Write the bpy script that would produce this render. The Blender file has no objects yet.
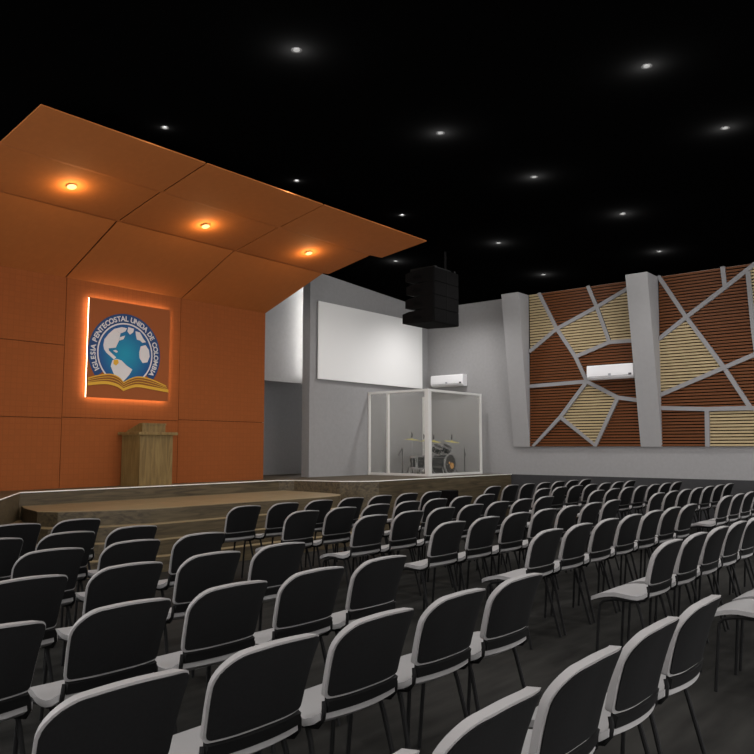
import bpy, bmesh, math, random
from mathutils import Vector, Matrix
random.seed(7)
S = bpy.context.scene
COL = S.collection
PI = math.pi
R = math.radians

# ------------------------------------------------------------------ camera, world, lights, exposure
EYE = 1.65
cd = bpy.data.cameras.new('camera')
cd.sensor_width = 36.0
cd.lens = 758.9 / 754 * 36.0
cd.clip_start = 0.05
cam = bpy.data.objects.new('camera', cd)
COL.objects.link(cam)
yaw, pitch = R(39.667), R(5.2495)
fwd = Vector((math.cos(yaw) * math.cos(pitch), math.sin(yaw) * math.cos(pitch), math.sin(pitch)))
cam.location = (0, 0, EYE)
cam.rotation_euler = fwd.to_track_quat('-Z', 'Y').to_euler()
S.camera = cam

w = bpy.data.worlds.new('hall_fill')
S.world = w
w.use_nodes = True
w.node_tree.nodes['Background'].inputs[0].default_value = (1.0, 0.975, 0.975, 1)
w.node_tree.nodes['Background'].inputs[1].default_value = 3.2  # even fill light added, entering by the unbuilt left and rear sides

S.view_settings.view_transform = 'Standard'
S.view_settings.look = 'None'
S.view_settings.exposure = 0.0
S.view_settings.gamma = 1.0
S.view_settings.use_curve_mapping = False

SPOT_W = 120.0
def ceiling_spot(loc, power=SPOT_W, color=(1, .97, .96), size=R(150), blend=1.0, rad=.12, aim=(0, 0, -1)):
    l = bpy.data.lights.new('downlight_lamp', 'SPOT')
    l.energy = power; l.color = color; l.spot_size = size; l.spot_blend = blend; l.shadow_soft_size = rad
    o = bpy.data.objects.new('downlight_lamp', l)
    o.location = loc
    o.rotation_euler = Vector(aim).to_track_quat('-Z', 'Y').to_euler()
    COL.objects.link(o)
    return o

# ------------------------------------------------------------------ helpers
def obj(name, bm, m, parent=None, smooth=False, data=None):
    if data is None:
        me = bpy.data.meshes.new(name)
        bmesh.ops.recalc_face_normals(bm, faces=bm.faces)
        bm.to_mesh(me); bm.free()
        if m is not None:
            me.materials.append(m)
        if smooth:
            for p in me.polygons: p.use_smooth = True
            try: me.set_sharp_from_angle(angle=R(40))
            except Exception: pass
    else:
        me = data
    o = bpy.data.objects.new(name, me)
    COL.objects.link(o)
    if parent: o.parent = parent
    return o

def tag(o, label, cat, group=None):
    o['label'] = label; o['category'] = cat
    if group: o['group'] = group
    return o

def thing(name, label, cat, loc=(0, 0, 0), rz=0, group=None):
    o = bpy.data.objects.new(name, None)
    o.empty_display_size = .1
    COL.objects.link(o)
    o.location = loc; o.rotation_euler = (0, 0, rz)
    return tag(o, label, cat, group)

def struct(name, bm, m, parent=None, smooth=False):
    o = obj(name, bm, m, parent, smooth)
    if parent is None: o['kind'] = 'structure'
    return o

def box(bm, x0, x1, y0, y1, z0, z1, bev=0):
    vs = [bm.verts.new((x, y, z)) for z in (z0, z1) for y in (y0, y1) for x in (x0, x1)]
    fs = [(0, 2, 3, 1), (4, 5, 7, 6), (0, 1, 5, 4), (2, 6, 7, 3), (0, 4, 6, 2), (1, 3, 7, 5)]
    F = [bm.faces.new([vs[i] for i in f]) for f in fs]
    if bev:
        es = set(e for f in F for e in f.edges)
        bmesh.ops.bevel(bm, geom=list(es), offset=bev, segments=2, affect='EDGES', profile=.6)
    return bm

def B(x0, x1, y0, y1, z0, z1, bev=0):
    return box(bmesh.new(), x0, x1, y0, y1, z0, z1, bev)

def prism(bm, pts, axis, a, b):
    """extrude polygon pts (2D) along axis between a and b. axis 'z': (x,y); 'x': (y,z); 'y': (x,z)"""
    def P(p, t):
        return {'z': (p[0], p[1], t), 'x': (t, p[0], p[1]), 'y': (p[0], t, p[1])}[axis]
    lo = [bm.verts.new(P(p, a)) for p in pts]
    hi = [bm.verts.new(P(p, b)) for p in pts]
    n = len(pts)
    bm.faces.new(lo); bm.faces.new(hi)
    for i in range(n):
        bm.faces.new((lo[i], lo[(i + 1) % n], hi[(i + 1) % n], hi[i]))
    return bm

def tube(bm, pts, r, n=8, caps=True):
    pts = [Vector(p) for p in pts]
    rings = []
    up = None
    for i, p in enumerate(pts):
        if i == 0: d = pts[1] - p
        elif i == len(pts) - 1: d = p - pts[i - 1]
        else: d = (pts[i + 1] - p).normalized() + (p - pts[i - 1]).normalized()
        d.normalize()
        if up is None:
            up = Vector((0, 0, 1)) if abs(d.z) < .9 else Vector((1, 0, 0))
        s = d.cross(up).normalized(); up = s.cross(d).normalized()
        rr = r[i] if isinstance(r, (list, tuple)) else r
        rings.append([bm.verts.new(p + (s * math.cos(2 * PI * k / n) + up * math.sin(2 * PI * k / n)) * rr) for k in range(n)])
    for a, b in zip(rings, rings[1:]):
        for k in range(n):
            bm.faces.new((a[k], a[(k + 1) % n], b[(k + 1) % n], b[k]))
    if caps:
        bm.faces.new(rings[0]); bm.faces.new(rings[-1])
    return bm

def lathe(bm, prof, n=24, M=None):
    """prof list of (r,z); closed ends when r=0"""
    rings = []
    for r, z in prof:
        if r <= 1e-6:
            rings.append([bm.verts.new((0, 0, z))])
        else:
            rings.append([bm.verts.new((r * math.cos(2 * PI * k / n), r * math.sin(2 * PI * k / n), z)) for k in range(n)])
    new = [v for q in rings for v in q]
    for a, b in zip(rings, rings[1:]):
        if len(a) == 1 and len(b) == 1: continue
        for k in range(n):
            k2 = (k + 1) % n
            if len(a) == 1: bm.faces.new((a[0], b[k2], b[k]))
            elif len(b) == 1: bm.faces.new((a[k], a[k2], b[0]))
            else: bm.faces.new((a[k], a[k2], b[k2], b[k]))
    if M is not None:
        for v in new: v.co = M @ v.co
    return bm

# ------------------------------------------------------------------ materials
def mat(name, col, rough=.6, spec=.3, metal=0.0, var=0.0, scale=8.0, stretch=(1, 1, 1), emit=None, estr=0):
    m = bpy.data.materials.new(name)
    m.use_nodes = True
    nt = m.node_tree
    b = nt.nodes['Principled BSDF']
    b.inputs['Base Color'].default_value = (*col, 1)
    b.inputs['Roughness'].default_value = rough
    b.inputs['Specular IOR Level'].default_value = spec
    b.inputs['Metallic'].default_value = metal
    if emit:
        b.inputs['Emission Color'].default_value = (*emit, 1)
        b.inputs['Emission Strength'].default_value = estr
    if var:
        tc = nt.nodes.new('ShaderNodeTexCoord')
        mp = nt.nodes.new('ShaderNodeMapping'); mp.inputs['Scale'].default_value = stretch
        nz = nt.nodes.new('ShaderNodeTexNoise'); nz.inputs['Scale'].default_value = scale; nz.inputs['Detail'].default_value = 6
        rp = nt.nodes.new('ShaderNodeValToRGB')
        rp.color_ramp.elements[0].position = .3; rp.color_ramp.elements[1].position = .7
        rp.color_ramp.elements[0].color = (*[c * (1 - var) for c in col], 1)
        rp.color_ramp.elements[1].color = (*[min(1, c * (1 + var)) for c in col], 1)
        nt.links.new(tc.outputs['Object'], mp.inputs['Vector'])
        nt.links.new(mp.outputs['Vector'], nz.inputs['Vector'])
        nt.links.new(nz.outputs['Fac'], rp.inputs['Fac'])
        nt.links.new(rp.outputs['Color'], b.inputs['Base Color'])
    return m

def wood(name, c0, c1, scale=(0.6, 7, 7), rough=.5, planks=None):
    m = mat(name, c0, rough, .3)
    nt = m.node_tree; b = nt.nodes['Principled BSDF']
    tc = nt.nodes.new('ShaderNodeTexCoord')
    mp = nt.nodes.new('ShaderNodeMapping'); mp.inputs['Scale'].default_value = scale
    nz = nt.nodes.new('ShaderNodeTexNoise'); nz.inputs['Scale'].default_value = 2.2; nz.inputs['Detail'].default_value = 8
    nz.inputs['Distortion'].default_value = 1.2
    rp = nt.nodes.new('ShaderNodeValToRGB')
    rp.color_ramp.elements[0].position = .32; rp.color_ramp.elements[1].position = .68
    rp.color_ramp.elements[0].color = (*c0, 1); rp.color_ramp.elements[1].color = (*c1, 1)
    nt.links.new(tc.outputs['Object'], mp.inputs['Vector'])
    nt.links.new(mp.outputs['Vector'], nz.inputs['Vector'])
    nt.links.new(nz.outputs['Fac'], rp.inputs['Fac'])
    nt.links.new(rp.outputs['Color'], b.inputs['Base Color'])
    return m

def fabric_grid(name, col, pitch=.09, depth=.12):
    """orange acoustic cloth with a faint square weave of stitched cells"""
    m = mat(name, col, .85, .15)
    nt = m.node_tree; b = nt.nodes['Principled BSDF']
    tc = nt.nodes.new('ShaderNodeTexCoord')
    br = nt.nodes.new('ShaderNodeTexBrick')
    br.offset = 0.0
    br.inputs['Scale'].default_value = 1.0 / pitch
    br.inputs['Brick Width'].default_value = 1.0; br.inputs['Row Height'].default_value = 1.0
    br.inputs['Mortar Size'].default_value = .09; br.inputs['Mortar Smooth'].default_value = .6
    br.inputs['Color1'].default_value = (*col, 1)
    br.inputs['Color2'].default_value = (*[c * .94 for c in col], 1)
    br.inputs['Mortar'].default_value = (*[c * (1 - depth) for c in col], 1)
    sx = nt.nodes.new('ShaderNodeSeparateXYZ'); cx = nt.nodes.new('ShaderNodeCombineXYZ')
    ad = nt.nodes.new('ShaderNodeMath'); ad.operation = 'ADD'
    nt.links.new(tc.outputs['Object'], sx.inputs[0])
    nt.links.new(sx.outputs['X'], cx.inputs['X'])
    nt.links.new(sx.outputs['Y'], ad.inputs[0]); nt.links.new(sx.outputs['Z'], ad.inputs[1])
    nt.links.new(ad.outputs[0], cx.inputs['Y'])
    nt.links.new(cx.outputs[0], br.inputs['Vector'])
    nt.links.new(br.outputs['Color'], b.inputs['Base Color'])
    return m

M = {}
M['carpet'] = mat('dark_carpet', (.0175, .0170, .0152), .95, .1, var=.35, scale=3.0, stretch=(.5, 2.5, 1))
M['wall'] = mat('grey_painted_wall', (.285, .282, .282), .8, .2, var=.035, scale=14)
M['pillar'] = mat('grey_painted_pillar', (.30, .297, .297), .75, .2, var=.02, scale=10)
M['ceiling'] = mat('black_ceiling', (.0016, .0016, .0016), 1.0, .0)
M['wainscot'] = mat('charcoal_wainscot', (.042, .042, .0435), .8, .2, var=.08, scale=6)
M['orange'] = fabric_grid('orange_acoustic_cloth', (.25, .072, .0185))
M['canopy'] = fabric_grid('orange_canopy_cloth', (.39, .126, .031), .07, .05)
M['seam'] = mat('dark_seam', (.04, .014, .005), .9, .1)
M['wood'] = wood('stage_wood', (.045, .033, .018), (.11, .085, .048))
M['wood_lit'] = wood('stage_wood_lit', (.17, .128, .066), (.25, .195, .11))  # stage wood in a lit tone, light on the treads put into colour
M['nosing'] = mat('tread_nosing', (.42, .34, .2), .5, .3)
M['white_trim'] = mat('white_edge_strip', (.85, .84, .80), .5, .3)
M['podium'] = wood('podium_oak', (.12, .075, .022), (.20, .135, .048), scale=(6, 6, .8))
M['brown_slat'] = mat('brown_slat', (.118, .037, .0070), .6, .3, var=.12, scale=5, stretch=(1, 1, 8))
M['beige_slat'] = mat('beige_slat', (.40, .31, .17), .6, .3, var=.12, scale=5, stretch=(1, 1, 8))
M['black_back'] = mat('black_backing', (.002, .0018, .0016), .9, .05)
M['rib'] = mat('grey_rib', (.25, .246, .25), .7, .2)
M['screen'] = mat('projection_fabric', (.80, .80, .79), .9, .1)
M['ac'] = mat('white_plastic', (.78, .78, .79), .35, .4)
M['ac_dark'] = mat('dark_grey_plastic', (.10, .10, .11), .5, .3)
M['grey_mark'] = mat('grey_print', (.35, .36, .38), .5, .3)
M['black'] = mat('black_cabinet', (.0042, .0040, .0040), .9, .08, var=.1, scale=30)
M['grille'] = mat('black_grille', (.0046, .0044, .0044), .95, .04, var=.3, scale=60)
M['hole'] = mat('black_recess', (.003, .003, .003), .9, .05)
M['metal_black'] = mat('black_steel_tube', (.0045, .0045, .0045), .6, .15)
M['chrome'] = mat('chrome', (.28, .28, .28), .3, .5, metal=.9)
M['white_frame'] = mat('white_frame', (.68, .675, .65), .45, .4)
M['plastic_grey'] = mat('grey_chair_plastic', (.27, .262, .258), .55, .35)
M['seat_grey'] = mat('grey_chair_seat', (.27, .265, .262), .7, .25)
M['cover'] = mat('black_chair_cover', (.0050, .0050, .0051), .8, .15, var=.25, scale=90)
M['strip'] = mat('black_chair_strip', (.003, .003, .003), .6, .2)
M['drum_shell'] = mat('dark_teal_drum_shell', (.003, .007, .009), .4, .2)
M['drum_head'] = mat('black_drum_head', (.006, .006, .007), .4, .4)
M['hoop'] = mat('grey_drum_hoop', (.20, .20, .205), .35, .5)
M['gold'] = mat('gold_print', (.55, .27, .05), .5, .4)
M['cymbal'] = mat('brass_cymbal', (.62, .55, .14), .35, .5, metal=.5)
M['blue_ring'] = mat('navy_print', (.006, .045, .16), .5, .3)
M['white_print'] = mat('white_print', (.6, .6, .62), .5, .3)
M['book_brown'] = mat('brown_print', (.22, .08, .02), .6, .2)
M['book_gold'] = mat('gold_line_print', (.62, .36, .03), .5, .3)
M['emblem_panel'] = mat('rust_panel', (.27, .078, .021), .7, .2)
M['glow_box'] = mat('lit_acrylic_edge', (1, .85, .65), .5, .2, emit=(1, .74, .50), estr=8.5)
M['lens_warm'] = mat('warm_lamp_lens', (.04, .03, .02), .4, .2, emit=(1, .74, .32), estr=1.25)
M['lens_cool'] = mat('cool_lamp_lens', (.0016, .0016, .0016), .4, .2, emit=(1, .98, .95), estr=.30)
M['ring_black'] = mat('black_lamp_ring', (.0016, .0016, .0016), .5, .2)
M['led'] = mat('white_led_strip', (1, 1, 1), .4, .2, emit=(1, .98, .95), estr=40.0)

def globe_mat():
    m = mat('blue_globe_print', (.01, .2, .4), .5, .3)
    nt = m.node_tree; b = nt.nodes['Principled BSDF']
    tc = nt.nodes.new('ShaderNodeTexCoord')
    ln = nt.nodes.new('ShaderNodeVectorMath'); ln.operation = 'LENGTH'
    rp = nt.nodes.new('ShaderNodeValToRGB')
    rp.color_ramp.elements[0].position = 0.05; rp.color_ramp.elements[0].color = (.003, .27, .42, 1)
    rp.color_ramp.elements[1].position = .5; rp.color_ramp.elements[1].color = (.005, .07, .24, 1)
    nt.links.new(tc.outputs['Object'], ln.inputs[0])
    nt.links.new(ln.outputs['Value'], rp.inputs['Fac'])
    nt.links.new(rp.outputs['Color'], b.inputs['Base Color'])
    return m
M['globe'] = globe_mat()

def glass_mat():
    m = bpy.data.materials.new('hazed_booth_glazing'); m.use_nodes = True
    nt = m.node_tree; nt.nodes.clear()
    out = nt.nodes.new('ShaderNodeOutputMaterial')
    tr = nt.nodes.new('ShaderNodeBsdfTransparent'); tr.inputs[0].default_value = (.99, .99, .98, 1)
    df = nt.nodes.new('ShaderNodeBsdfDiffuse'); df.inputs[0].default_value = (.75, .74, .68, 1)
    gl = nt.nodes.new('ShaderNodeBsdfGlossy'); gl.inputs['Roughness'].default_value = .06
    m1 = nt.nodes.new('ShaderNodeMixShader'); m1.inputs[0].default_value = .035  # pale diffuse haze added to the panes to brighten the booth interior
    m2 = nt.nodes.new('ShaderNodeMixShader'); m2.inputs[0].default_value = .02
    nt.links.new(tr.outputs[0], m1.inputs[1]); nt.links.new(df.outputs[0], m1.inputs[2])
    nt.links.new(m1.outputs[0], m2.inputs[1]); nt.links.new(gl.outputs[0], m2.inputs[2])
    nt.links.new(m2.outputs[0], out.inputs[0])
    return m
M['glass'] = glass_mat()

# ------------------------------------------------------------------ room shell
XR, YS, YO = 16.5, 11.9, 11.85        # right wall, screen wall, orange wall
ZC = 3.97 + EYE                       # flat ceiling
ZE = 3.70 + EYE                       # eave at the right wall
XK = 12.15                            # where the ceiling starts to slope
STAGE = .98

struct('floor', B(-8, XR + .2, -7, 14.5, -.1, 0), M['carpet'])

bm = bmesh.new()
prof = [(-8, ZE - .55), (3.6, ZC), (XK, ZC), (XR + .2, ZE - .01), (XR + .2, ZE + .25), (XK, ZC + .25), (3.6, ZC + .25), (-8, ZE - .3)]
prism(bm, prof, 'y', -7, 14.5)
struct('ceiling', bm, M['ceiling'])

bm = bmesh.new()
prism(bm, [(-7, 0), (14.5, 0), (14.5, ZE + .1), (-7, ZE + .1)], 'x', XR, XR + .2)
struct('wall_right', bm, M['wall'])

# screen wall with its free left end
bm = bmesh.new()
prism(bm, [(12.0, 0), (XR, 0), (XR, ZE + .05), (XK, ZC + .05), (12.0, ZC + .05)], 'y', YS, YS + .23)
struct('wall_front', bm, M['wall'])
# recess behind the gap between the orange wall and the screen wall
struct('wall_lintel', B(9.9, 13.2, 12.4, 12.55, 1.44 + EYE, ZC + .1), M['wall'])
struct('wall_recess', B(9.0, 14.0, 13.7, 13.85, STAGE, ZC), M['wall'])
struct('wall_recess_side', B(10.3, 10.42, 12.0, 13.7, STAGE, ZC), M['wall'])

struct('baseboard_right', B(XR - .03, XR, -7, 9.42, 0, STAGE + .0), M['wainscot'])

# orange stage wall, clad in large cloth panels with thin grooves
ws = struct('wall_stage', B(3.2, 10.60, YO + .03, YO + .12, STAGE, 2.92 + EYE), M['seam'])
g = .005
for x0, x1, zs in ((3.2, 6.245, (STAGE, 2.115, 3.31, 4.45)), (6.245, 8.505, (STAGE, 2.13, 4.45)), (8.505, 10.62, (STAGE, 2.15, 4.45))):
    for z0, z1 in zip(zs, zs[1:]):
        obj('cladding_panel', B(x0 + g, x1 - g * (x1 < 10.6), YO, YO + .05, z0 + g * (z0 > 1), z1 - g * (z1 < 4.4)), M['orange'], ws)

# ------------------------------------------------------------------ stage, steps
def curve_pts(cx, cy, rx, ry, a0, a1, n):
    return [(cx + rx * math.cos(R(a0 + (a1 - a0) * i / n)), cy + ry * math.sin(R(a0 + (a1 - a0) * i / n))) for i in range(n + 1)]

edge = [(3.2, 8.1), (4.43, 9.88), (5.29, 11.17), (10.45, 11.2), (10.70, 11.02), (10.95, 10.02), (11.18, 9.70), (11.52, 9.50), (13.2, 9.55), (XR - .03, 9.40)]
bm = bmesh.new()
prism(bm, edge + [(XR - .03, 13.75), (3.2, 13.75)], 'z', 0, STAGE)
struct('stage', bm, M['wood'])
# white strip along the upper stage edge
bm = bmesh.new()
tube(bm, [(x, y - .012, STAGE + .002) for x, y in edge], .009, 6)
struct('trim_1', bm, M['white_trim'])
# lower landing and three steps in front of it
def step_outline(o):
    left = [(5.30 - o, 11.12), (5.14 - o, 10.7), (4.98 - o, 10.0 - o * .3), (5.12 - o, 9.72 - o * .7), (5.6 - o * .7, 9.46 - o), (6.2 - o * .2, 9.22 - o)]
    right = [(9.4 + o * .2, 9.06 - o), (10.0 + o * .7, 9.14 - o), (10.3 + o, 9.4 - o * .7), (10.45 + o, 10.0 - o * .3), (10.5 + o, 11.12)]
    return left + [(8.0, 9.16 - o)] + right
RISE = STAGE / 5
for i, (o, z) in enumerate(((0, RISE * 4), (.20, RISE * 3), (.36, RISE * 2), (.52, RISE))):
    bm = bmesh.new()
    pts = step_outline(o)
    prism(bm, pts, 'z', .0, z)
    st = struct('stage_landing' if i == 0 else 'stage_step', bm, M['wood'])
    bm = bmesh.new()
    prism(bm, step_outline(o - .001), 'z', z, z + .006)
    obj('tread', bm, M['wood_lit'], st)

# ------------------------------------------------------------------ orange canopy over the stage
canopy = thing('stage_canopy', 'big orange stepped cloth canopy hanging over the stage', 'canopy', (7.4, 10, 2.79 + EYE))
def slab(name, quad, m, t=.016):
    """thin slab below-face quad given as four (x,y,z)"""
    bm = bmesh.new()
    lo = [bm.verts.new((x - 7.4, y - 10, z - 2.79 - EYE)) for x, y, z in quad]
    hi = [bm.verts.new((x - 7.4, y - 10, z - 2.79 - EYE + t)) for x, y, z in quad]
    bm.faces.new(lo); bm.faces.new(hi)
    for i in range(4): bm.faces.new((lo[i], lo[(i + 1) % 4], hi[(i + 1) % 4], hi[i]))
    return obj(name, bm, m, canopy)
YP = [(11.85, 2.79), (10.35, 3.450), (10.29, 3.445), (9.23, 3.660), (9.16, 3.655), (8.17, 3.83)]
XE = [10.62, 10.79, 10.89, 10.92, 11.19, 11.31]
seamx = [3.92, 6.22, 8.52]
for r in (0, 2, 4):
    (y0, z0), (y1, z1) = YP[r], YP[r + 1]
    for c in range(3):
        xl0 = xl1 = seamx[c] + (.014 if c else 0)
        if c < 2: xr0 = xr1 = seamx[c + 1] - .014
        else: xr0, xr1 = XE[r], XE[r + 1]
        slab('canopy_panel', [(xl0, y0, z0 + EYE), (xr0, y0, z0 + EYE), (xr1, y1, z1 + EYE), (xl1, y1, z1 + EYE)], M['canopy'])
for r in (1, 3):
    (y0, z0), (y1, z1) = YP[r], YP[r + 1]
    slab('bridging_strip', [(3.92, y0, z0 + EYE), (XE[r], y0, z0 + EYE), (XE[r + 1], y1, z1 + EYE), (3.92, y1, z1 + EYE)], M['canopy'])
# black frame the panels are screwed to
bm = bmesh.new()
for r in range(5):
    (y0, z0), (y1, z1) = YP[r], YP[r + 1]
    if r == 4: y1, z1 = 8.60, z0 + (z1 - z0) * (y0 - 8.60) / (y0 - y1)
    q = [(4.25, y0, z0), (10.45, y0, z0), (10.45, y1, z1), (4.25, y1, z1)]
    lo = [bm.verts.new((x - 7.4, y - 10, z - 2.79 + .06)) for x, y, z in q]
    hi = [bm.verts.new((x - 7.4, y - 10, z - 2.79 + .09)) for x, y, z in q]
    bm.faces.new(lo); bm.faces.new(hi)
    for i in range(4): bm.faces.new((lo[i], lo[(i + 1) % 4], hi[(i + 1) % 4], hi[i]))
obj('support_frame', bm, M['black_back'], canopy)

# warm downlights in the canopy
ang = math.atan2(3.655 - 3.42, 10.10 - 9.35)
for x, y, which in ((5.12, 9.68, 'left'), (7.43, 9.74, 'middle'), (9.74, 9.70, 'right')):
    z = 3.42 + (10.10 - y) * (3.655 - 3.42) / .75 + EYE - .004
    lab = {'left': 'glowing warm downlight in the canopy, leftmost of three, above the lit emblem\'s left side',
           'middle': 'glowing warm downlight in the canopy, middle one of three',
           'right': 'glowing warm downlight in the canopy, rightmost of three, towards the grey walls'}[which]
    t = thing('canopy_downlight', lab, 'ceiling light', (x, y, z), 0, 'warm canopy downlights')
    t.rotation_euler = (-ang, 0, 0)
    obj('trim_ring', lathe(bmesh.new(), [(.062, 0), (.070, 0), (.070, -.0008), (.062, -.0008), (.062, 0)]), M['canopy'], t, True)
    obj('lens', lathe(bmesh.new(), [(0, -.001), (.062, -.001), (.062, -.003), (0, -.004)]), M['lens_warm'], t, True)
    pl = bpy.data.lights.new('canopy_lamp', 'POINT'); pl.energy = 10.0; pl.color = (1, .66, .30); pl.shadow_soft_size = .03
    po = bpy.data.objects.new('canopy_lamp', pl); po.location = (x, y - .02, z - .11); COL.objects.link(po)
    ceiling_spot((x, y, z - .10), 45, (1, .72, .42), R(140), .9, .06)

# ------------------------------------------------------------------ ceiling downlights
def zceil(x): return ZC if x < XK else ZC - (x - XK) * (ZC - ZE) / (XR - XK)
CL = [(5.10, 5.28, 'nearest camera on the left'),
      (7.67, 2.69, 'upper right, nearest the camera'),
      (5.36, 7.89, 'just before the canopy front edge, far left'),
      (7.69, 5.33, 'in the middle of the flat ceiling'),
      (9.84, 2.50, 'far right of the flat ceiling near the picture edge'),
      (7.75, 7.99, 'near the canopy front edge middle'),
      (9.87, 5.17, 'right of the middle one, above the middle block'),
      (10.09, 7.81, 'beside the canopy right tip, above the hanging speakers'),
      (12.40, 4.84, 'above the second pillar, beside the ceiling crease'),
      (12.62, 7.40, 'just right of the hanging speaker rod'),
      (14.75, 5.05, 'on the sloping ceiling, above the right slatted panel'),
      (15.05, 7.70, 'on the sloping ceiling, above the panel between the pillars'),
      (12.50, 9.85, 'left of the hanging speakers, beyond the canopy tip')]
for i, (x, y, where) in enumerate(CL):
    z = zceil(x)
    t = thing('ceiling_downlight', 'small round downlight in black ceiling, ' + where, 'ceiling light', (x, y, z), 0, 'small downlights in the black ceiling')
    if x > XK: t.rotation_euler = (0, math.atan2(ZC - ZE, XR - XK), 0)
    obj('trim_ring', lathe(bmesh.new(), [(.032, 0), (.055, 0), (.055, -.002), (.034, -.003), (.032, 0)]), M['ring_black'], t, True)
    obj('lens', lathe(bmesh.new(), [(0, -.001), (.032, -.001), (.032, -.003), (0, -.004)]), M['lens_cool'], t, True)
    pl = bpy.data.lights.new('spill_lamp', 'POINT'); near = 7.5 < y < 8.2 and x < 11
    pl.energy = 2.5 if near else 20.0; pl.color = (1, .98, .96); pl.shadow_soft_size = .03
    po = bpy.data.objects.new('spill_lamp', pl); po.location = (x, y, z - (.05 if near else .13)); COL.objects.link(po)
    ceiling_spot((x, y, z - .06))
# the same grid of lamps goes on behind and beside the viewpoint
for x in (-2.6, 0.0, 2.55, 5.1, 7.7, 10.0, 12.5, 15.0):
    for y in (-2.7, 0.0, 2.65, 5.25):
        if any(abs(x - a) < 1 and abs(y - b) < 1 for a, b, _ in CL): continue
        ceiling_spot((x, y, min(zceil(x), ZC - max(0, 3.6 - x) * .06) - .08))

# unseen lamp added to brighten the drum booth, behind the hanging speakers
ceiling_spot((15.05, 10.3, zceil(15.05) - .06), 240)

# hidden led strip that washes the lintel from behind the end of the screen wall
t = obj('led_strip', B(12.24, 12.27, 12.13, 12.15, 3.25, ZC), M['led'])
tag(t, 'upright white led strip tucked behind the screen wall end', 'led strip')

# ------------------------------------------------------------------ pillars that lean out of the right wall
def pillar(yl_b, yr_b, yl_t, yr_t, out, z0=EYE, z1=3.69 + EYE):
    bm = bmesh.new()
    xb = XR - .06
    P = [(xb, yr_b, z0), (xb, yl_b, z0), (XR, yl_b, z0), (XR, yr_b, z0)]
    T = [(XR - out, yr_t, z1), (XR - out, yl_t, z1), (XR, yl_t, z1), (XR, yr_t, z1)]
    lo = [bm.verts.new(p) for p in P]; hi = [bm.verts.new(p) for p in T]
    bm.faces.new(lo); bm.faces.new(hi)
    for i in range(4): bm.faces.new((lo[i], lo[(i + 1) % 4], hi[(i + 1) % 4], hi[i]))
    return struct('pillar', bm, M['pillar'])
pillar(9.30, 8.86, 9.29, 8.83, .56)
pillar(6.17, 5.71, 6.15, 5.68, .70)
# ------------------------------------------------------------------ slatted wall panels
def clip_row(poly, z):
    xs = []
    n = len(poly)
    for i in range(n):
        (a, za), (b, zb) = poly[i], poly[(i + 1) % n]
        if (za <= z < zb) or (zb <= z < za):
            xs.append(a + (b - a) * (z - za) / (zb - za))
    return (min(xs), max(xs)) if len(xs) >= 2 else None

def slat_panel(label, pts, regions, ribs, outline, corners):
    t = thing('slatted_wall_panel', label, 'wall panel', (XR, sum(p[0] for p in outline) / len(outline), EYE))
    ox, oy, oz = t.location
    P = dict(pts); P.update(corners)
    bm = bmesh.new()
    prism(bm, [(y - oy, z - oz) for y, z in outline], 'x', -.035, -.005)
    obj('backing', bm, M['black_back'], t)
    pitch, h = .066, .043
    for colr, names in regions:
        poly = [P[n] for n in names]
        zs = [p[1] for p in poly]
        bm = bmesh.new()
        k0 = int((min(zs) - EYE) / pitch) - 1
        for k in range(k0, k0 + 70):
            z0 = EYE + .012 + k * pitch
            z1 = z0 + h
            if z0 < min(zs) or z1 > max(zs) + .02: continue
            z1 = min(z1, max(zs) - .001)
            if z1 - z0 < .008: continue
            a, b = clip_row(poly, z0 + .001), clip_row(poly, z1 - .001)
            if not a or not b: continue
            if a[1] - a[0] < .02 and b[1] - b[0] < .02: continue
            q = [(a[0] - oy, z0 - oz), (a[1] - oy, z0 - oz), (b[1] - oy, z1 - oz), (b[0] - oy, z1 - oz)]
            prism(bm, q, 'x', -.065, -.036)
        obj('slat_field', bm, M['beige_slat' if colr == 'b' else 'brown_slat'], t)
    for i, (a, b) in enumerate(ribs):
        p, q = Vector(P[a]), Vector(P[b])
        d = (q - p).normalized(); nrm = Vector((-d.y, d.x)) * .043
        e = d * .02
        quad = [p - e + nrm, q + e + nrm, q + e - nrm, p - e - nrm]
        f = .0008 * i
        bm = bmesh.new()
        prism(bm, [(v.x - oy, max(v.y, EYE + .002) - oz) for v in quad], 'x', -.092 - f, -.036)
        obj('rib', bm, M['rib'], t)
    return t

Z1 = 5.34
p1 = dict(a=(8.529, Z1), b=(8.082, 4.432), c=(7.63, 3.73), d=(7.36, 3.139), e=(8.80, 3.955), f=(7.077, 4.837), g=(6.17, 5.245), h=(7.276, Z1), i=(6.8, 3.998), j=(6.17, 3.985), k=(8.83, 3.103), l=(6.643, 2.742), m=(6.17, 2.66), n=(8.038, 2.34), o=(8.745, 1.66), p=(7.199, 1.66))
c1 = dict(TL=(8.80, Z1), BL=(8.86, 1.655), TR=(6.17, Z1), BR=(6.17, 1.655))
slat_panel('brown and beige slatted wall panel with grey ribs, between the two leaning grey pillars', p1,
    [('b', ['TL', 'a', 'b', 'e']), ('n', ['a', 'h', 'f', 'b']), ('n', ['h', 'TR', 'g', 'f']), ('b', ['f', 'g', 'j', 'i']),
     ('b', ['b', 'f', 'i', 'c']), ('n', ['e', 'b', 'c', 'd', 'k']), ('n', ['c', 'i', 'j', 'm', 'l', 'd']), ('n', ['k', 'd', 'n', 'o', 'BL']),
     ('b', ['d', 'l', 'p', 'n']), ('n', ['n', 'p', 'o']), ('n', ['l', 'm', 'BR', 'p'])],
    ['ab', 'bc', 'cd', 'eb', 'bf', 'fg', 'hf', 'fi', 'ci', 'ij', 'kd', 'dl', 'lm', 'dn', 'no', 'np', 'lp'],
    [(8.83, Z1), (8.87, 1.655), (6.15, 1.655), (6.15, Z1)], c1)
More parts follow.
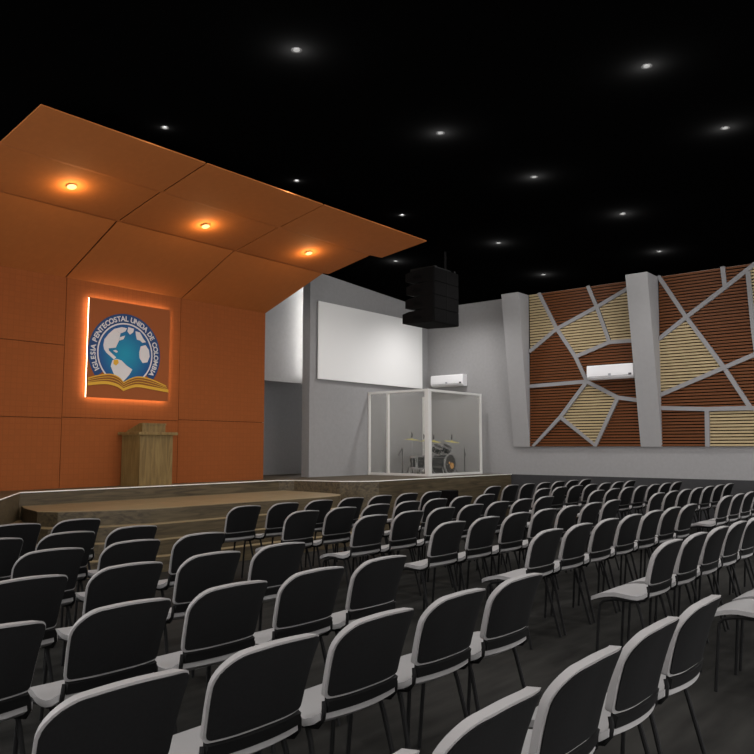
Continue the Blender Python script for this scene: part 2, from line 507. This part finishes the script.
p2 = dict(a=(5.655, Z1), b=(5.104, 4.384), c=(4.393, 3.26), d=(3.926, 2.419), e=(5.69, 3.975), f=(4.306, 4.917), g=(3.70, Z1), h=(4.34, Z1), i=(5.70, 2.76), j=(3.77, 3.50), k=(5.70, 2.478), l=(4.758, 2.424), m=(3.2, 2.29), o=(4.774, 1.655), p=(3.86, 5.16), q=(3.811, 4.058), r=(3.2, 3.76))
c2 = dict(BL=(5.73, 1.655), BR=(3.2, 1.655), TR=(3.2, Z1))
slat_panel('brown and beige slatted wall panel with grey ribs, right of the second leaning pillar', p2,
    [('n', ['a', 'b', 'e']), ('n', ['a', 'h', 'f', 'b']), ('n', ['h', 'g', 'f']), ('n', ['b', 'f', 'p', 'q', 'j', 'c']),
     ('b', ['b', 'c', 'i', 'e']), ('n', ['i', 'c', 'd', 'l', 'k']), ('n', ['c', 'j', 'r', 'm', 'd']), ('n', ['k', 'l', 'o', 'BL']),
     ('b', ['l', 'd', 'm', 'BR', 'o']), ('b', ['p', 'g', 'TR', 'r', 'j', 'q'])],
    ['ab', 'bc', 'cd', 'eb', 'bf', 'fg', 'hf', 'ic', 'cj', 'jr', 'kl', 'ld', 'dm', 'lo', 'pq', 'qj'],
    [(5.70, Z1), (5.76, 1.655), (3.16, 1.655), (3.16, Z1)], c2)

# ------------------------------------------------------------------ projection screen, air conditioners
t = thing('projection_screen', 'large blank white projection screen on the grey wall above the drum booth', 'screen', (14.2, YS, 1.5 + EYE))
obj('screen_surface', B(-2.0, 1.95, -.07, -.045, .02, 1.79, .004), M['screen'], t)
obj('screen_frame', B(-1.91, 1.91, -.044, -.001, .06, 1.75), M['ac'], t)

def aircon(label, x, y0, y1, z0, z1, dep):
    t = thing('air_conditioner', label, 'air conditioner', (x, (y0 + y1) / 2, z0), 0)
    L = (y1 - y0) / 2; H = z1 - z0
    bm = bmesh.new()
    pr = [(0, .0), (-dep * .72, 0), (-dep * .97, H * .15), (-dep, H * .4), (-dep * .97, H * .94), (-dep * .9, H), (0, H)]
    prism(bm, pr, 'y', -L, L)
    bmesh.ops.bevel(bm, geom=bm.edges[:], offset=.008, segments=2, affect='EDGES')
    obj('body', bm, M['ac'], t)
    bm = bmesh.new()
    prism(bm, [(-dep * .99, H * .20), (-dep * .99 - .006, H * .20), (-dep * .99 - .008, H * .215), (-dep * .99, H * .215)], 'y', -L * .9, L * .9)
    obj('panel_gap', bm, M['ac_dark'], t)
    bm = bmesh.new()
    prism(bm, [(-dep * .76, .010), (-dep * .765, .004), (-dep * .95, H * .12), (-dep * .94, H * .13)], 'y', -L * .88, L * .88)
    obj('louver', bm, M['ac'], t)
    obj('display', B(-dep * .995 - .012, -dep * .97, -L * .92, -L * .80, H * .22, H * .34), M['ac_dark'], t)
    obj('emblem_badge', B(-dep * .995 - .010, -dep * .97, -.03, .03, H * .24, H * .38), M['grey_mark'], t)
    return t
aircon('white split air conditioner on the grey side wall above the drum booth', XR, 10.66, 11.66, 1.56 + EYE, 1.86 + EYE, .22)
aircon('white split air conditioner on the slatted panel beside the second pillar', XR - .093, 6.19, 7.26, 1.50 + EYE, 1.82 + EYE, .22)

# ------------------------------------------------------------------ lit emblem on the orange wall
EX, EZ = 7.408, EYE + 1.665
HW, HH = .803, .843
t = thing('emblem_sign', 'square backlit church emblem with blue globe and open book on orange wall', 'sign', (EX, YO, EZ))
obj('panel', B(-HW, HW, -.095, -.080, -HH, HH), M['emblem_panel'], t)
obj('light_box', B(-HW + .004, HW - .004, -.079, -.052, -HH + .004, HH - .004), M['glow_box'], t)
obj('spacer', B(-HW + .25, HW - .25, -.051, -.002, -HH + .25, HH - .25), M['ac_dark'], t)
def T(zx, zy):
    top = 75 + (zx - 95) * .157; h = 615 - (zx - 95) * .11
    return ((zx - 95) / 508 * 1.63 - .815, .845 - (zy - top) / h * 1.69)
CX, CZ = -.098, -.055
def arc_band(r0, r1, a0, a1, n, y0, y1):
    bm = bmesh.new()
    out = [(CX + r1 * math.cos(R(a0 + (a1 - a0) * k / n)), CZ + r1 * math.sin(R(a0 + (a1 - a0) * k / n))) for k in range(n + 1)]
    inn = [(CX + r0 * math.cos(R(a0 + (a1 - a0) * k / n)), CZ + r0 * math.sin(R(a0 + (a1 - a0) * k / n))) for k in range(n + 1)]
    for k in range(n):
        prism(bm, [out[k], out[k + 1], inn[k + 1], inn[k]], 'y', y0, y1)
    bmesh.ops.remove_doubles(bm, verts=bm.verts, dist=1e-5)
    return bm
obj('blue_ring', arc_band(.53, .70, -39, 219, 60, -.0985, -.0955), M['blue_ring'], t)
obj('white_line', arc_band(.515, .54, -58, 238, 60, -.1015, -.0955), M['white_print'], t)
bm = bmesh.new()
prism(bm, [(.52 * math.cos(2 * PI * k / 64), .52 * math.sin(2 * PI * k / 64)) for k in range(64)], 'y', -.099, -.0955)
go = obj('globe', bm, M['globe'], t); go.location = (CX, 0, CZ)
lands = [
 [(185, 372), (190, 335), (215, 300), (245, 272), (283, 300), (275, 345), (257, 387), (217, 391), (190, 397)],
 [(245.5, 271.5), (290, 260), (322, 267), (312, 287), (283.5, 299)],
 [(281, 322), (312, 312), (302, 335), (277, 343)],
 [(190, 397.5), (216, 391.5), (218, 405), (204, 417)],
 [(204, 417.5), (218, 405.5), (262, 446), (250, 460)],
 [(330, 260), (365, 270), (360, 292), (341, 306), (325, 286)],
 [(240, 465), (265, 455), (295, 465), (325, 495), (362, 520), (345, 550), (325, 575), (305, 597), (275, 575), (250, 545), (232, 500)],
 [(375, 285), (402, 292), (425, 330), (442, 352), (420, 356), (405, 342), (385, 336), (378, 310)],
 [(410, 378), (440, 370), (462, 400), (468, 440), (455, 475), (425, 480), (405, 450), (402, 415)],
 [(242, 405), (258, 400), (272, 412), (262, 418)]]
for L in lands:
    bm = bmesh.new(); prism(bm, [T(*p) for p in L], 'y', -.103, -.0985)
    bmesh.ops.triangulate(bm, faces=bm.faces[:], ngon_method='EAR_CLIP')
    obj('continent', bm, M['white_print'], t)
bm = bmesh.new(); prism(bm, [T(*p) for p in [(248, 462), (272, 460), (278, 480), (262, 497), (246, 485)]], 'y', -.106, -.1025)
obj('country_mark', bm, M['book_gold'], t)
def smooth_line(pts, n=8):
    out = []
    for i in range(len(pts) - 1):
        p0 = pts[max(i - 1, 0)]; p1_ = pts[i]; p2_ = pts[i + 1]; p3 = pts[min(i + 2, len(pts) - 1)]
        for k in range(n):
            u = k / n
            out.append(tuple(.5 * ((2 * p1_[j]) + (-p0[j] + p2_[j]) * u + (2 * p0[j] - 5 * p1_[j] + 4 * p2_[j] - p3[j]) * u * u + (-p0[j] + 3 * p1_[j] - 3 * p2_[j] + p3[j]) * u ** 3) for j in range(2)))
    out.append(pts[-1]); return out
upL = smooth_line([(-.795, -.53), (-.6, -.47), (-.382, -.434), (-.22, -.475), (-.125, -.56)])
upR = smooth_line([(-.125, -.56), (0, -.49), (.164, -.441), (.42, -.468), (.741, -.57)])
loL = smooth_line([(-.795, -.625), (-.478, -.581), (-.26, -.61), (-.125, -.68)])
loR = smooth_line([(-.125, -.68), (.0, -.63), (.164, -.595), (.45, -.62), (.79, -.655)])
bm = bmesh.new()
for up_, lo_ in ((upL, loL), (upR, loR)):
    N = 24
    def at(l, u):
        f = u * (len(l) - 1); i = min(int(f), len(l) - 2); r = f - i
        return (l[i][0] * (1 - r) + l[i + 1][0] * r, l[i][1] * (1 - r) + l[i + 1][1] * r)
    for k in range(N):
        prism(bm, [at(up_, k / N), at(up_, (k + 1) / N), at(lo_, (k + 1) / N), at(lo_, k / N)], 'y', -.107, -.0955)
obj('book_pages', bm, M['book_brown'], t)
def ribbon(l, wd, y0=-.110, y1=-.1065):
    bm = bmesh.new()
    for a, b in zip(l, l[1:]):
        prism(bm, [(a[0], a[1] + wd / 2), (b[0], b[1] + wd / 2), (b[0], b[1] - wd / 2), (a[0], a[1] - wd / 2)], 'y', y0, y1)
    return bm
for l, wd in ((upL, .022), (upR, .022), (loL, .05), (loR, .05)):
    obj('gold_line', ribbon(l, wd), M['book_gold'], t)
for dz in (.3, .6):
    for up_, lo_ in ((upL, loL), (upR, loR)):
        obj('page_line', ribbon([tuple(at(up_, k / 20)[j] * (1 - dz) + at(lo_, k / 20)[j] * dz for j in range(2)) for k in range(21)], .010), M['book_gold'], t)
# lettering set around the ring
def lettering(text, r, a0, a1, size):
    bm = bmesh.new()
    dg = None
    cu = bpy.data.curves.new('lettering_source', 'FONT'); cu.size = size; cu.extrude = .002; cu.align_x = 'CENTER'; cu.offset = .003
    o = bpy.data.objects.new('lettering_source', cu); COL.objects.link(o)
    adv = {}
    def width(c): return {'I': .42, ' ': .5, 'M': 1.18, 'O': 1.08, 'N': 1.02, 'D': 1.02, 'C': 1.0, 'G': 1.05, 'E': .84, 'S': .86, 'L': .78, 'T': .86, 'P': .9, 'B': .95, 'U': 1.0, 'A': .98}.get(c, 1)
    tot = sum(width(c) for c in text)
    pos = 0
    for c in text:
        u = (pos + width(c) / 2) / tot; pos += width(c)
        if c == ' ': continue
        cu.body = c
        bpy.context.view_layer.update()
        ev = o.evaluated_get(bpy.context.evaluated_depsgraph_get())
        me = ev.to_mesh()
        a = R(a0 + (a1 - a0) * u)
        rot = a - PI / 2
        n0 = len(bm.verts)
        tmp = bmesh.new(); tmp.from_mesh(me); ev.to_mesh_clear()
        for v in tmp.verts:
            x, y, z = v.co
            X = x * math.cos(rot) - y * math.sin(rot) + CX + r * math.cos(a)
            Z = x * math.sin(rot) + y * math.cos(rot) + CZ + r * math.sin(a)
            v.co = (X, -.1005 - z, Z)
        m2 = bpy.data.meshes.new('tmp'); tmp.to_mesh(m2); tmp.free()
        bm.from_mesh(m2); bpy.data.meshes.remove(m2)
    bpy.data.objects.remove(o); bpy.data.curves.remove(cu)
    return bm
obj('lettering', lettering('IGLESIA PENTECOSTAL UNIDA DE COLOMBIA', .572, 212, -34, .125), M['white_print'], t)

# ------------------------------------------------------------------ podium
t = thing('podium', 'square wooden podium with sloped reading top on the stage', 'podium', (7.65, 11.53, STAGE))
obj('body', B(-.325, .325, -.28, .28, 0, .87, .006), M['podium'], t)
obj('table_top', B(-.39, .39, -.335, .31, .87, .92, .006), M['podium'], t)
bm = bmesh.new()
prism(bm, [(-.20, .92), (-.20, 1.07), (-.12, 1.075), (.28, .94), (.28, .92)], 'x', -.24, .22)
obj('book_rest', bm, M['podium'], t)
obj('rest_ledge', B(-.25, .23, -.212, -.20, 1.045, 1.075), M['podium'], t)

# ------------------------------------------------------------------ drum booth
bx0, bx1, by0, by1, bz = 14.00, 16.27, 10.09, 11.895, 1.985
t = thing('drum_booth', 'white framed glazed booth around the drum kit', 'booth', (bx0, by0, STAGE))
def part(name, x0, x1, y0, y1, z0, z1, m, bev=.006):
    return obj(name, B(x0 - bx0, x1 - bx0, y0 - by0, y1 - by0, z0, z1, bev), m, t)
part('corner_post', bx0, bx0 + .115, by0, by0 + .115, 0, bz, M['white_frame'])
part('post', bx0, bx0 + .05, by1 - .05, by1, 0, bz, M['white_frame'])
part('post', bx1 - .05, bx1, by0, by0 + .05, 0, bz, M['white_frame'])
part('post', bx1 - .05, bx1, by1 - .05, by1, 0, bz, M['white_frame'])
part('post', bx0 + .01, bx0 + .07, 11.27, 11.33, .05, bz - .05, M['white_frame'])
for nm, z0, z1 in (('bottom_rail', .0, .055), ('top_rail', bz - .055, bz)):
    part(nm, bx0 + .01, bx0 + .075, by0 + .11, by1 - .045, z0, z1, M['white_frame'])
    part(nm, bx0 + .11, bx1 - .045, by0 + .01, by0 + .075, z0, z1, M['white_frame'])
part('glass_pane', bx0 + .035, bx0 + .047, by0 + .12, 11.275, .05, bz - .065, M['glass'], 0)
part('glass_pane', bx0 + .035, bx0 + .047, 11.325, by1 - .045, .05, bz - .065, M['glass'], 0)
part('glass_pane', bx0 + .11, bx1 - .045, by0 + .035, by0 + .047, .05, bz - .065, M['glass'], 0)

# ------------------------------------------------------------------ drum kit
def drum(name, label, loc, r, depth, axis, hw='drum_shell', legs=0, group='drums of the kit', cat='drum', lift=0):
    t = thing(name, label, cat, loc, 0, group)
    if axis == 'y': Mx = Matrix.Rotation(R(90), 4, 'X')
    elif axis == 'z': Mx = Matrix.Identity(4)
    else: Mx = axis
    h = depth / 2
    C = Matrix.Translation((0, 0, lift)) @ Mx
    obj('shell', lathe(bmesh.new(), [(r * .97, -h), (r * .97, h)], 28, C), M['drum_shell'], t, True)
    for s in (-1, 1):
        obj('drum_head', lathe(bmesh.new(), [(0, s * h), (r * .96, s * h)], 28, C), M['drum_head'], t)
        z0, z1 = sorted((s * (h - .03), s * (h + .012)))
        obj('hoop', lathe(bmesh.new(), [(r * .965, z0), (r * 1.06, z0), (r * 1.06, z1), (r * .965, z1), (r * .965, z0)], 28, C), M['hoop'], t, True)
    for k in range(6):
        a = 2 * PI * k / 6 + .3
        bm = bmesh.new()
        tube(bm, [(r * math.cos(a), r * math.sin(a), -h), (r * math.cos(a), r * math.sin(a), h)], .005, 6)
        for v in bm.verts: v.co = C @ v.co
        obj('tension_rod', bm, M['chrome'], t)
    for k in range(legs):
        a = 2 * PI * k / legs + .5
        bm = bmesh.new()
        c, s_ = math.cos(a), math.sin(a)
        tube(bm, [(r * 1.02 * c, r * 1.02 * s_, lift), (r * 1.02 * c, r * 1.02 * s_, .03), (r * 1.15 * c, r * 1.15 * s_, .0)], .010, 6)
        obj('leg', bm, M['chrome'], t)
    return t
BD = (15.42, 10.68, STAGE)
t = drum('bass_drum', 'dark bass drum lying with gold-marked front head, in the drum booth', BD, .235, .42, 'y', lift=.25)
bm = lathe(bmesh.new(), [(0, 0), (.075, 0), (.075, .006), (0, .006)], 20, Matrix.Translation((.06, -.214, .21)) @ Matrix.Rotation(R(90), 4, 'X'))
obj('gold_mark', bm, M['gold'], t)
bm = lathe(bmesh.new(), [(0, 0), (.03, 0), (.03, .006), (0, .006)], 16, Matrix.Translation((-.05, -.214, .28)) @ Matrix.Rotation(R(90), 4, 'X'))
obj('gold_mark', bm, M['gold'], t)
for s in (-1, 1):
    bm = bmesh.new(); tube(bm, [(s * .2, -.12, .16), (s * .30, -.22, .0)], .010, 6)
    obj('spur', bm, M['chrome'], t)
tilt = Matrix.Rotation(R(38), 4, 'X')
for x, w_ in ((15.20, 'left'), (15.60, 'right')):
    t = drum('mounted_tom', 'small dark tom tilted above the bass drum, the %s one of the pair' % w_, (x, 10.72, STAGE + .49), .12, .18, Matrix.Rotation(R(30), 4, 'X'), lift=.11)
    bm = bmesh.new(); tube(bm, [(0, .02, .04), (0, .05, -.01), (.0, .05, -.03)], .012, 6)
    obj('mount_arm', bm, M['chrome'], t)
drum('floor_tom', 'dark floor tom left of the bass drum behind the white corner post', (15.05, 11.12, STAGE), .165, .31, 'z', legs=3, lift=.29)
drum('snare_drum', 'shallow dark drum at the left end of the kit in the booth', (14.43, 10.85, STAGE), .085, .27, 'z', legs=3, lift=.30)
def cymbal(label, x, y, z, r, tilt_x):
    t = thing('cymbal_stand', label, 'cymbal', (x, y, STAGE), 0, 'cymbals of the drum kit')
    Mx = Matrix.Translation((0, 0, z)) @ Matrix.Rotation(R(tilt_x), 4, 'X')
    obj('cymbal', lathe(bmesh.new(), [(0, .028), (.02, .024), (.035, .010), (r * .6, .003), (r, -.008), (r * .6, -.002), (.035, .004), (0, .01)], 28, Mx), M['cymbal'], t, True)
    bm = bmesh.new(); tube(bm, [(0, 0, .30), (0, 0, z + .07)], .009, 6); obj('pole', bm, M['chrome'], t)
    bm = bmesh.new(); tube(bm, [(-.015, 0, z + .05), (.0, 0, z + .13), (-.02, 0, z + .17)], [.012, .016, .008], 8); obj('wing_nut', bm, M['metal_black'], t)
    for k in range(3):
        a = 2 * PI * k / 3 + .6
        bm = bmesh.new(); tube(bm, [(0, 0, .32), (.16 * math.cos(a), .16 * math.sin(a), .008)], .008, 6)
        obj('leg', bm, M['metal_black'], t)
    return t
cymbal('brass cymbal on a thin stand at the left end of the drum kit', 15.14, 11.42, .85, .19, 6)
cymbal('brass cymbal standing just right of the white corner post', 15.78, 11.52, .82, .15, -5)
cymbal('brass cymbal above the left mounted tom', 15.72, 11.17, .81, .18, 10)
cymbal('brass cymbal above the right mounted tom', 15.92, 10.76, .80, .19, 10)
def mic_stand(label, x, y, dx):
    t = thing('microphone_stand', label, 'microphone stand', (x, y, STAGE), 0, 'microphone stands of the drum kit')
    bm = bmesh.new(); tube(bm, [(0, 0, .012), (0, 0, .64)], .010, 6); obj('pole', bm, M['metal_black'], t)
    obj('base', lathe(bmesh.new(), [(0, 0), (.09, 0), (.085, .015), (.02, .025), (0, .026)], 20), M['metal_black'], t, True)
    bm = bmesh.new(); tube(bm, [(0, 0, .64), (dx, .05, .50)], .008, 6); obj('boom_arm', bm, M['metal_black'], t)
    bm = bmesh.new(); tube(bm, [(dx, .05, .50), (dx * 1.3, .06, .46)], [.014, .02], 8); obj('microphone', bm, M['ac_dark'], t)
mic_stand('thin black microphone stand at the left side of the drum booth', 14.22, 11.02, -.05)
mic_stand('thin black microphone stand right of the bass drum in the booth', 15.84, 10.33, .10)

# ------------------------------------------------------------------ hanging line array speaker
t = thing('line_array_speaker', 'black four-box line array speaker hanging on a rod', 'speaker', (12.38, 8.53, EYE + 2.43))
hb = .27
yoff = [0, .02, .03, .0]
for k in range(4):
    z0 = k * hb
    sh = -[.0, -.06, -.075, -.06][k]
    bm = bmesh.new()
    # side profile (y,z): tall at the front, lower at the rear
    yr = .60 - sh * 0 + [.10, .03, .0, .02][k]
    pr = [(-.06, z0 + .001), (-.06, z0 + hb - .001), (.10, z0 + hb - .001), (yr - .16, z0 + hb - .02), (yr, z0 + hb - .055), (yr, z0 + .055 - .03 * (k == 0)), (yr - .16, z0 + .02), (.10, z0 + .001)]
    prism(bm, pr, 'x', -.45, .43)
    bmesh.ops.bevel(bm, geom=bm.edges[:], offset=.002, segments=1, affect='EDGES')
    c = obj('cabinet', bm, M['black'], t)
    bm = B(-.435, .415, -.078, -.062, z0 + .006, z0 + hb - .006, .002)
    obj('grille', bm, M['grille'], c)
    obj('grille_post', B(-.018, .012, -.083, -.060, z0 + .012, z0 + hb - .012), M['black'], c)
    bm = bmesh.new()
    prism(bm, [(.20, z0 + .09), (.25, z0 + .16), (.40, z0 + .17), (.44, z0 + .12), (.38, z0 + .085)], 'x', -.4525, -.449)
    obj('handle_recess', bm, M['hole'], c)
obj('rigging_frame', B(-.30, .30, .02, .10, 4 * hb, 4 * hb + .06), M['metal_black'], t)
obj('rigging_bar', B(-.38, -.30, -.05, .55, 4 * hb, 4 * hb + .045), M['metal_black'], t)
obj('rigging_bar', B(.30, .36, -.05, .55, 4 * hb, 4 * hb + .045), M['metal_black'], t)
bm = bmesh.new(); tube(bm, [(.15, .06, 4 * hb + .05), (.15, .06, ZC - EYE - 2.43)], .022, 8)
obj('hanging_rod', bm, M['black'], t)

# ------------------------------------------------------------------ subwoofer on the floor before the stage
t = thing('subwoofer', 'plain black speaker box on the floor before the stage right of the front-row chairs', 'speaker', (12.60, 8.60, 0))
obj('cabinet', B(-.15, .15, -.13, .13, .02, .79, .008), M['black'], t)
obj('grille', B(-.13, .13, -.142, -.131, .06, .78, .004), M['grille'], t)
for sx in (-.11, .11):
    for sy in (-.09, .09):
        obj('rubber_foot', lathe(bmesh.new(), [(0, 0), (.02, 0), (.02, .021), (0, .021)], 10, Matrix.Translation((sx, sy, 0))), M['hole'], t)

# ------------------------------------------------------------------ audience chairs
BW, BT, BZ0, BZ1 = .255, .042, .637, .955
WRAP = .048
def y_back(x, z):
    t_ = (z - BZ0) / (BZ1 - BZ0)
    return .105 * (1 - t_) + .008 * math.sin(PI * t_) + WRAP * abs(x / BW) ** 3.2
def back_pt(x, z, off):
    sl = 3.2 * WRAP * abs(x / BW) ** 2.2 / BW * (1 if x > 0 else -1)
    L = math.hypot(1, sl)
    dz = .020 * max(0, (z - BZ0) / (BZ1 - BZ0)) ** 2 * (x / BW) ** 2
    return (x - off * sl / L, y_back(x, z) + off / L, z - dz)
def half_w(z, inset=0, side=-1):
    W = BW - inset
    base = W - .022 * max(0, (BZ1 - z) / (BZ1 - BZ0))
    rt, rb = (.118 if side < 0 else .05) - inset, .018
    zt, zb = BZ1 - inset, BZ0 + inset
    if z > zt - rt:
        d = min(1, (z - (zt - rt)) / rt); base -= rt * (1 - math.sqrt(max(0, 1 - d * d)))
    if z < zb + rb:
        d = min(1, ((zb + rb) - z) / rb); base -= rb * (1 - math.sqrt(max(0, 1 - d * d)))
    return base
def back_grid(bm, inset, off0, off1, nz=18, nx=18):
    zt, zb = BZ1 - inset, BZ0 + inset
    G = []
    for off in (off0, off1):
        rows = []
        for i in range(nz + 1):
            s = i / nz
            s = .5 - .5 * math.cos(PI * s)
            z = zb + (zt - zb) * s
            hl, hr = half_w(z, inset, -1), half_w(z, inset, 1)
            rows.append([bm.verts.new(back_pt(-hl + (hl + hr) * j / nx, z, off)) for j in range(nx + 1)])
        G.append(rows)
    a, b = G
    for i in range(nz):
        for j in range(nx):
            bm.faces.new((a[i][j], a[i][j + 1], a[i + 1][j + 1], a[i + 1][j]))
            bm.faces.new((b[i][j], b[i + 1][j], b[i + 1][j + 1], b[i][j + 1]))
    loop = [(0, j) for j in range(nx + 1)] + [(i, nx) for i in range(1, nz + 1)] + [(nz, j) for j in range(nx - 1, -1, -1)] + [(i, 0) for i in range(nz - 1, 0, -1)]
    for p, q in zip(loop, loop[1:] + loop[:1]):
        bm.faces.new((a[p[0]][p[1]], b[p[0]][p[1]], b[q[0]][q[1]], a[q[0]][q[1]]))
    return bm

def seat_mesh():
    bm = bmesh.new()
    ny, nx = 12, 10
    def top(u, v):      # v 0 rear .. 1 front
        hw = .250 + .026 * math.sin(PI * min(1, v / .55)) - .012 * max(0, (v - .25) / .75)
        if v > .88: hw -= .03 * ((v - .88) / .12) ** 2
        x = hw * u
        y = .110 + .490 * v + .038 * u * u * (1 - v) ** 3
        z = .548 + .040 * max(0, 1 - v / .22) ** 2 + .012 * (abs(u) ** 2) * math.sin(PI * v) - .046 * max(0, (v - .55) / .45) ** 2
        return x, y, z
    T_ = [[bm.verts.new(top(2 * j / nx - 1, i / ny)) for j in range(nx + 1)] for i in range(ny + 1)]
    Bt = []
    for i in range(ny + 1):
        row = []
        for j in range(nx + 1):
            x, y, z = top(2 * j / nx - 1, i / ny)
            row.append(bm.verts.new((x, y, z - .030)))
        Bt.append(row)
    for i in range(ny):
        for j in range(nx):
            bm.faces.new((T_[i][j], T_[i][j + 1], T_[i + 1][j + 1], T_[i + 1][j]))
            bm.faces.new((Bt[i][j], Bt[i + 1][j], Bt[i + 1][j + 1], Bt[i][j + 1]))
    loop = [(0, j) for j in range(nx + 1)] + [(i, nx) for i in range(1, ny + 1)] + [(ny, j) for j in range(nx - 1, -1, -1)] + [(i, 0) for i in range(ny - 1, 0, -1)]
    for p, q in zip(loop, loop[1:] + loop[:1]):
        bm.faces.new((T_[p[0]][p[1]], Bt[p[0]][p[1]], Bt[q[0]][q[1]], T_[q[0]][q[1]]))
    return bm

def make_chair():
    t = thing('audience_chair', 'chair', 'chair', (0, 0, 0), 0)
    obj('backrest', back_grid(bmesh.new(), 0, 0, BT), M['plastic_grey'], t, True)
    obj('back_cover', back_grid(bmesh.new(), .010, -.007, .004), M['cover'], t, True)
    # black spine that carries the backrest down to the seat, wrapping its rear edge
    bm = bmesh.new()
    prof = [(.094, .630), (.099, .612), (.102, .596), (.104, .584), (.126, .584), (.126, .60), (.124, .62), (.122, .642)]
    nx = 10
    rows = []
    for j in range(nx + 1):
        u = 2 * j / nx - 1
        x = .222 * u
        f = .026 * u * u
        rows.append([bm.verts.new((x, y + f, z)) for y, z in prof])
    for a, b in zip(rows, rows[1:]):
        for k in range(len(prof)):
            k2 = (k + 1) % len(prof)
            bm.faces.new((a[k], a[k2], b[k2], b[k]))
    bm.faces.new(rows[0]); bm.faces.new(rows[-1])
    obj('spine', bm, M['strip'], t, True)
    obj('seat', seat_mesh(), M['seat_grey'], t, True)
    for s in (-1, 1):
        bm = bmesh.new()
        tube(bm, [(s * .222, .150, .625), (s * .231, .142, .60), (s * .235, .146, .56), (s * .234, .175, .525), (s * .230, .26, .510), (s * .234, .40, .508), (s * .236, .485, .488), (s * .236, .515, .46)], .011, 8)
        obj('side_rail', bm, M['metal_black'], t, True)
        bm = bmesh.new()
        tube(bm, [(s * .236, .515, .46), (s * .237, .523, .41), (s * .245, .555, .0)], .0115, 8)
        obj('leg', bm, M['metal_black'], t, True)
        bm = bmesh.new()
        tube(bm, [(s * .232, .235, .512), (s * .234, .215, .46), (s * .262, .10, .0)], .0115, 8)
        obj('leg', bm, M['metal_black'], t, True)
    return t

proto = make_chair()
kids = list(proto.children)
ORD = ['first', 'second', 'third', 'fourth', 'fifth', 'sixth', 'seventh']
ROWY = {'left': [1.11, 2.07, 3.09, 4.09, 5.08, 5.99, 6.98],          # nearest row first
        'middle': [1.10, 1.98, 3.03, 4.05, 5.06, 5.98, 7.01],
        'right': [1.10, 2.08, 3.13, 4.14, 5.14, 6.06, 7.07]}
BLOCK = {
 'left': dict(last=[3.93, 3.96, 4.03, 4.09, 4.13, 4.09, 4.11], sp=[.608, .604, .612, .625, .63, .612, .605], n=7),
 'middle': dict(first=[6.02, 6.09, 6.20, 6.22, 6.28, 6.20, 6.25], sp=[.612, .62, .617, .633, .633, .632, .637], n=7),
 'right': dict(first=[11.80, 11.83, 11.87, 11.97, 12.04, 11.95, 12.02], sp=[.64] * 7, n=7)}
rt_, up_v = Vector((math.sin(yaw), -math.cos(yaw), 0)), None
up_v = rt_.cross(fwd)
def on_frame(x, y):
    us = []; vs = []
    for dx in (-.27, .27):
        for dy in (0, .58):
            for z in (0, .94):
                p = Vector((x + dx, y + dy, z - EYE)); d = p.dot(fwd)
                if d < .15: return False
                us.append(377 + 758.9 * p.dot(rt_) / d); vs.append(377 - 758.9 * p.dot(up_v) / d)
    return max(us) > 2 and min(us) < 752 and min(vs) < 750
first = True
for block in ('left', 'middle', 'right'):
    D = BLOCK[block]
    for r in range(7):
        rowname = ['seventh row from the stage', 'sixth row from the stage', 'fifth row from the stage', 'fourth row from the stage', 'third row from the stage', 'second row from the stage', 'front row by the stage'][r]
        for k in range(D['n']):
            if block == 'left':
                xr = D['last'][r] - k * D['sp'][r]; aisle = 'seat from the aisle'
            else:
                xr = D['first'][r] + k * D['sp'][r]; aisle = 'seat from its left aisle'
            x = xr - .222; y = ROWY[block][r] - .03
            if not on_frame(x, y): continue
            if first:
                c = proto; first = False
            else:
                c = proto.copy(); COL.objects.link(c)
                for ch in kids:
                    d = ch.copy(); COL.objects.link(d); d.parent = c
            c.location = (x, y, 0)
            tag(c, 'black-backed grey chair, %s, %s block, %s %s' % (rowname, block, ORD[k], aisle), 'chair', 'audience chairs')
